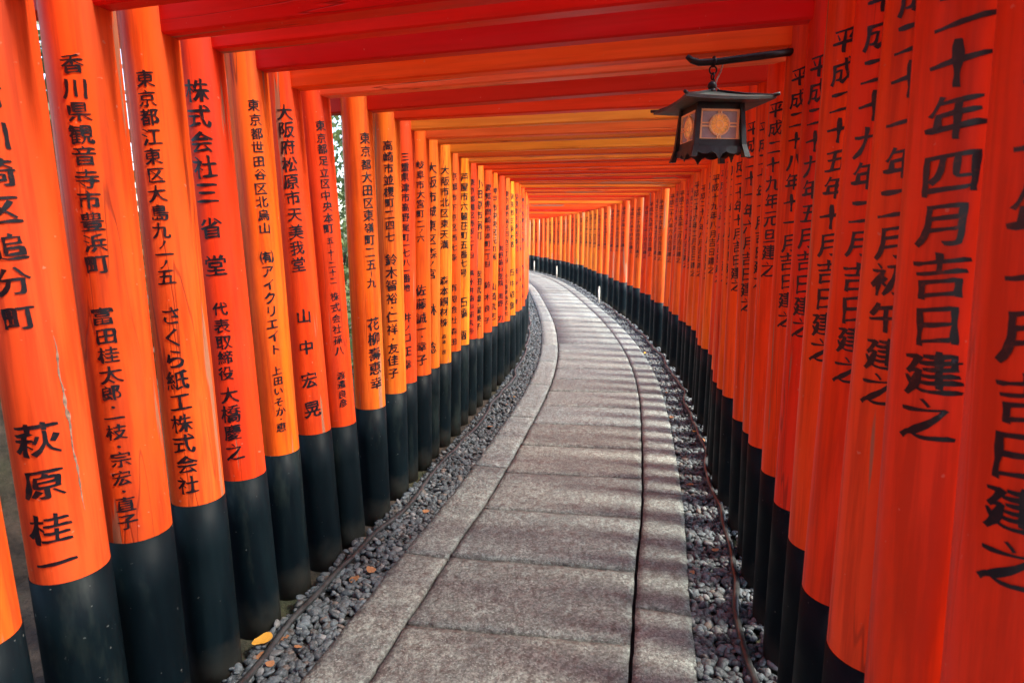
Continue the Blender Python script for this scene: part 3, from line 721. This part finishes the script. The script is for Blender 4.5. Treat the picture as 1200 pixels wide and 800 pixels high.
for k, (x, y, sz, mi) in enumerate(spots):
    o = bpy.data.objects.new('fallen_leaf', LM[mi]); C.objects.link(o); o.location = (x, y, -.006 if k else .002)
    o.scale = (sz, sz, sz); o.rotation_euler = (lr.uniform(-.3, .3), lr.uniform(-.3, .3), lr.uniform(0, 6.28))
    if k == 0: tag(o, 'large mustard yellow fallen leaf on the gravel by the left pillar feet', 'leaf')
    else: tag(o, 'small dry fallen leaf lying on the gravel beside the paving', 'leaf', 'small dry leaves on the gravel')

# ------------------------------------------------------------------ woodland outside the tunnel
def leaf_cloud(r, n, fn, size):
    nr = np.random.default_rng(r.randrange(1 << 30)); Q = np.array([(-.5, -.3, 0), (.5, -.3, 0), (.5, .3, 0), (-.5, .3, 0)]); VV = []
    for k in range(n):
        c = fn(nr); e = np.array(Euler(nr.uniform(-1.3, 1.3, 3)).to_matrix()); VV.append(Q @ e.T*size*nr.uniform(.6, 1.4)+c)
    V = np.concatenate(VV); F = np.arange(len(V)).reshape(-1, 4); return V, F
def tree(x, y, h, cr, mat, label, n=7000):
    r = random.Random(int(x*31+y*17)); t = empty('broadleaf_tree', (x, y, -.05))
    pts = [(0, 0, -.1)]; px = py = 0
    for k in range(1, 8): px += r.uniform(-.12, .12); py += r.uniform(-.12, .12); pts.append((px, py, h*.8*k/7))
    V, F = tube(pts, [.2*(1-.8*k/7)*h/8 for k in range(8)], 10)
    cl = []
    for k in range(9):
        b = pts[3+k % 4]; a = r.uniform(0, 6.28); L = cr*r.uniform(.5, 1)
        e = (b[0]+math.cos(a)*L, b[1]+math.sin(a)*L, b[2]+r.uniform(.3, 1.6)); cl.append(e)
        v2, f2 = tube([b, tuple((b[i]+e[i])/2+(0, 0, .2)[i] for i in range(3)), e], [.06, .04, .015], 6); n = len(V); V += v2; F += [tuple(q+n for q in f) for f in f2]
    mesh_obj('trunk', V, F, M['bark'], t, True)
    cl += [(px+r.uniform(-.5, .5), py+r.uniform(-.5, .5), h*r.uniform(.7, 1)) for _ in range(5)]
    ca = np.array(cl)
    def fn(nr):
        c = ca[nr.integers(len(ca))]; d = nr.normal(size=3); d /= np.linalg.norm(d); return c+d*np.array([.9, .9, .6])*cr*.5*nr.random()**.4
    V, F = leaf_cloud(r, n, fn, .10); me = np_mesh('crown', V, F, M[mat]); o = bpy.data.objects.new('crown', me); C.objects.link(o); o.parent = t
    tag(t, label, 'tree', 'trees outside the tunnel')
for x, y, h, cr, mt, lb in ((-3.6, 11.5, 7, 1.8, 'foliage_pale', 'pale leafy tree seen in the bright gap between left pillars'), (-8, 11, 9, 2.4, 'foliage', 'leafy tree beyond the left row of gates'),
        (-8.5, 18, 8, 2.2, 'foliage', 'leafy tree far out on the left side'), (-3.4, -1.2, 7.5, 2.6, 'foliage_dark', 'dark leafy tree added over the near gates from the left to shade them'),  # last tree here is added to block sky light over the near gates
        (2.9, -2.2, 8, 2.8, 'foliage_dark', 'dark leafy tree added over the near gates from the right to shade them'), (-6.5, 1.5, 8, 2.2, 'foliage', 'leafy tree behind the nearest left pillars'),  # first tree here is added for the same shading from the right
        (8.5, 7, 8, 2.3, 'foliage_dark', 'dark leafy tree added beyond the right row of gates to dapple the sun'), (9, 16, 8, 2.2, 'foliage', 'leafy tree beyond the outer bend'), (5.5, 33, 8, 2.3, 'foliage', 'leafy tree beyond the far end on the right'), (0, 37, 9, 2.6, 'foliage_dark', 'dark tree beyond the far end')):  # first tree here is added so its crown breaks up the sun
    tree(x, y, h, cr, mt, lb)
tree(4.6, 1.2, 6.5, 1.9, 'foliage', 'sparse leafy tree added outside the near right pillars to dapple the path', 3200)  # added on the sun side; thin crown throws dapples on the near path
def shrub(x, y, h, w, mat, label, n=5000):
    r = random.Random(int(x*13+y*7)); t = empty('broadleaf_shrub', (x, y, -.05)); V = []; F = []
    for k in range(7):
        a = r.uniform(0, 6.28); v2, f2 = tube([(0, 0, -.05), (math.cos(a)*w*.25, math.sin(a)*w*.25, h*.45), (math.cos(a)*w*.45, math.sin(a)*w*.45, h*.85)], [.03, .02, .008], 6); q = len(V); V += v2; F += [tuple(i+q for i in f) for f in f2]
    mesh_obj('stem', V, F, M['bark'], t, True)
    cs = np.array([(r.uniform(-.4, .4)*w, r.uniform(-.4, .4)*w, h*r.uniform(.15, .85)) for _ in range(22)])
    def fn(nr):
        d = nr.normal(size=3); d /= np.linalg.norm(d); return cs[nr.integers(len(cs))]+d*w*.28*nr.random()**.4
    V, F = leaf_cloud(r, n, fn, .07); me = np_mesh('foliage', V, F, M[mat]); o = bpy.data.objects.new('foliage', me); C.objects.link(o); o.parent = t
    tag(t, label, 'shrub')
shrub(-2.95, 9.6, 4.6, 2.5, 'foliage_pale', 'pale green shrub filling the bright gap between two left pillars', 5500)
shrub(-3.7, 3.9, 4.6, 3.0, 'foliage_dark', 'dark shrub on the bank behind the nearest left pillars', 16000)
def undergrowth():
    V = []; F = []; r = random.Random(4); tot = 0
    for k in range(150):
        s = r.uniform(s_of_Y(4), S_END); side = r.choice((-1, 1)); p = off(s, side*r.uniform(2.2, 5)); c = np.array([p[0], p[1], -.05]); hh = r.uniform(.25, .9)
        v, f = leaf_cloud(r, 150, lambda nr: c+np.array([nr.normal()*.3, nr.normal()*.3, abs(nr.normal())*hh*.6]), .06)
        V.append(v); F.append(f+tot); tot += len(v)
    me = np_mesh('undergrowth', np.concatenate(V), np.concatenate(F), M['foliage']); o = bpy.data.objects.new('undergrowth', me); C.objects.link(o)
    tag(o, 'low green undergrowth on the slope outside the gates', 'undergrowth', kind='stuff')
undergrowth()
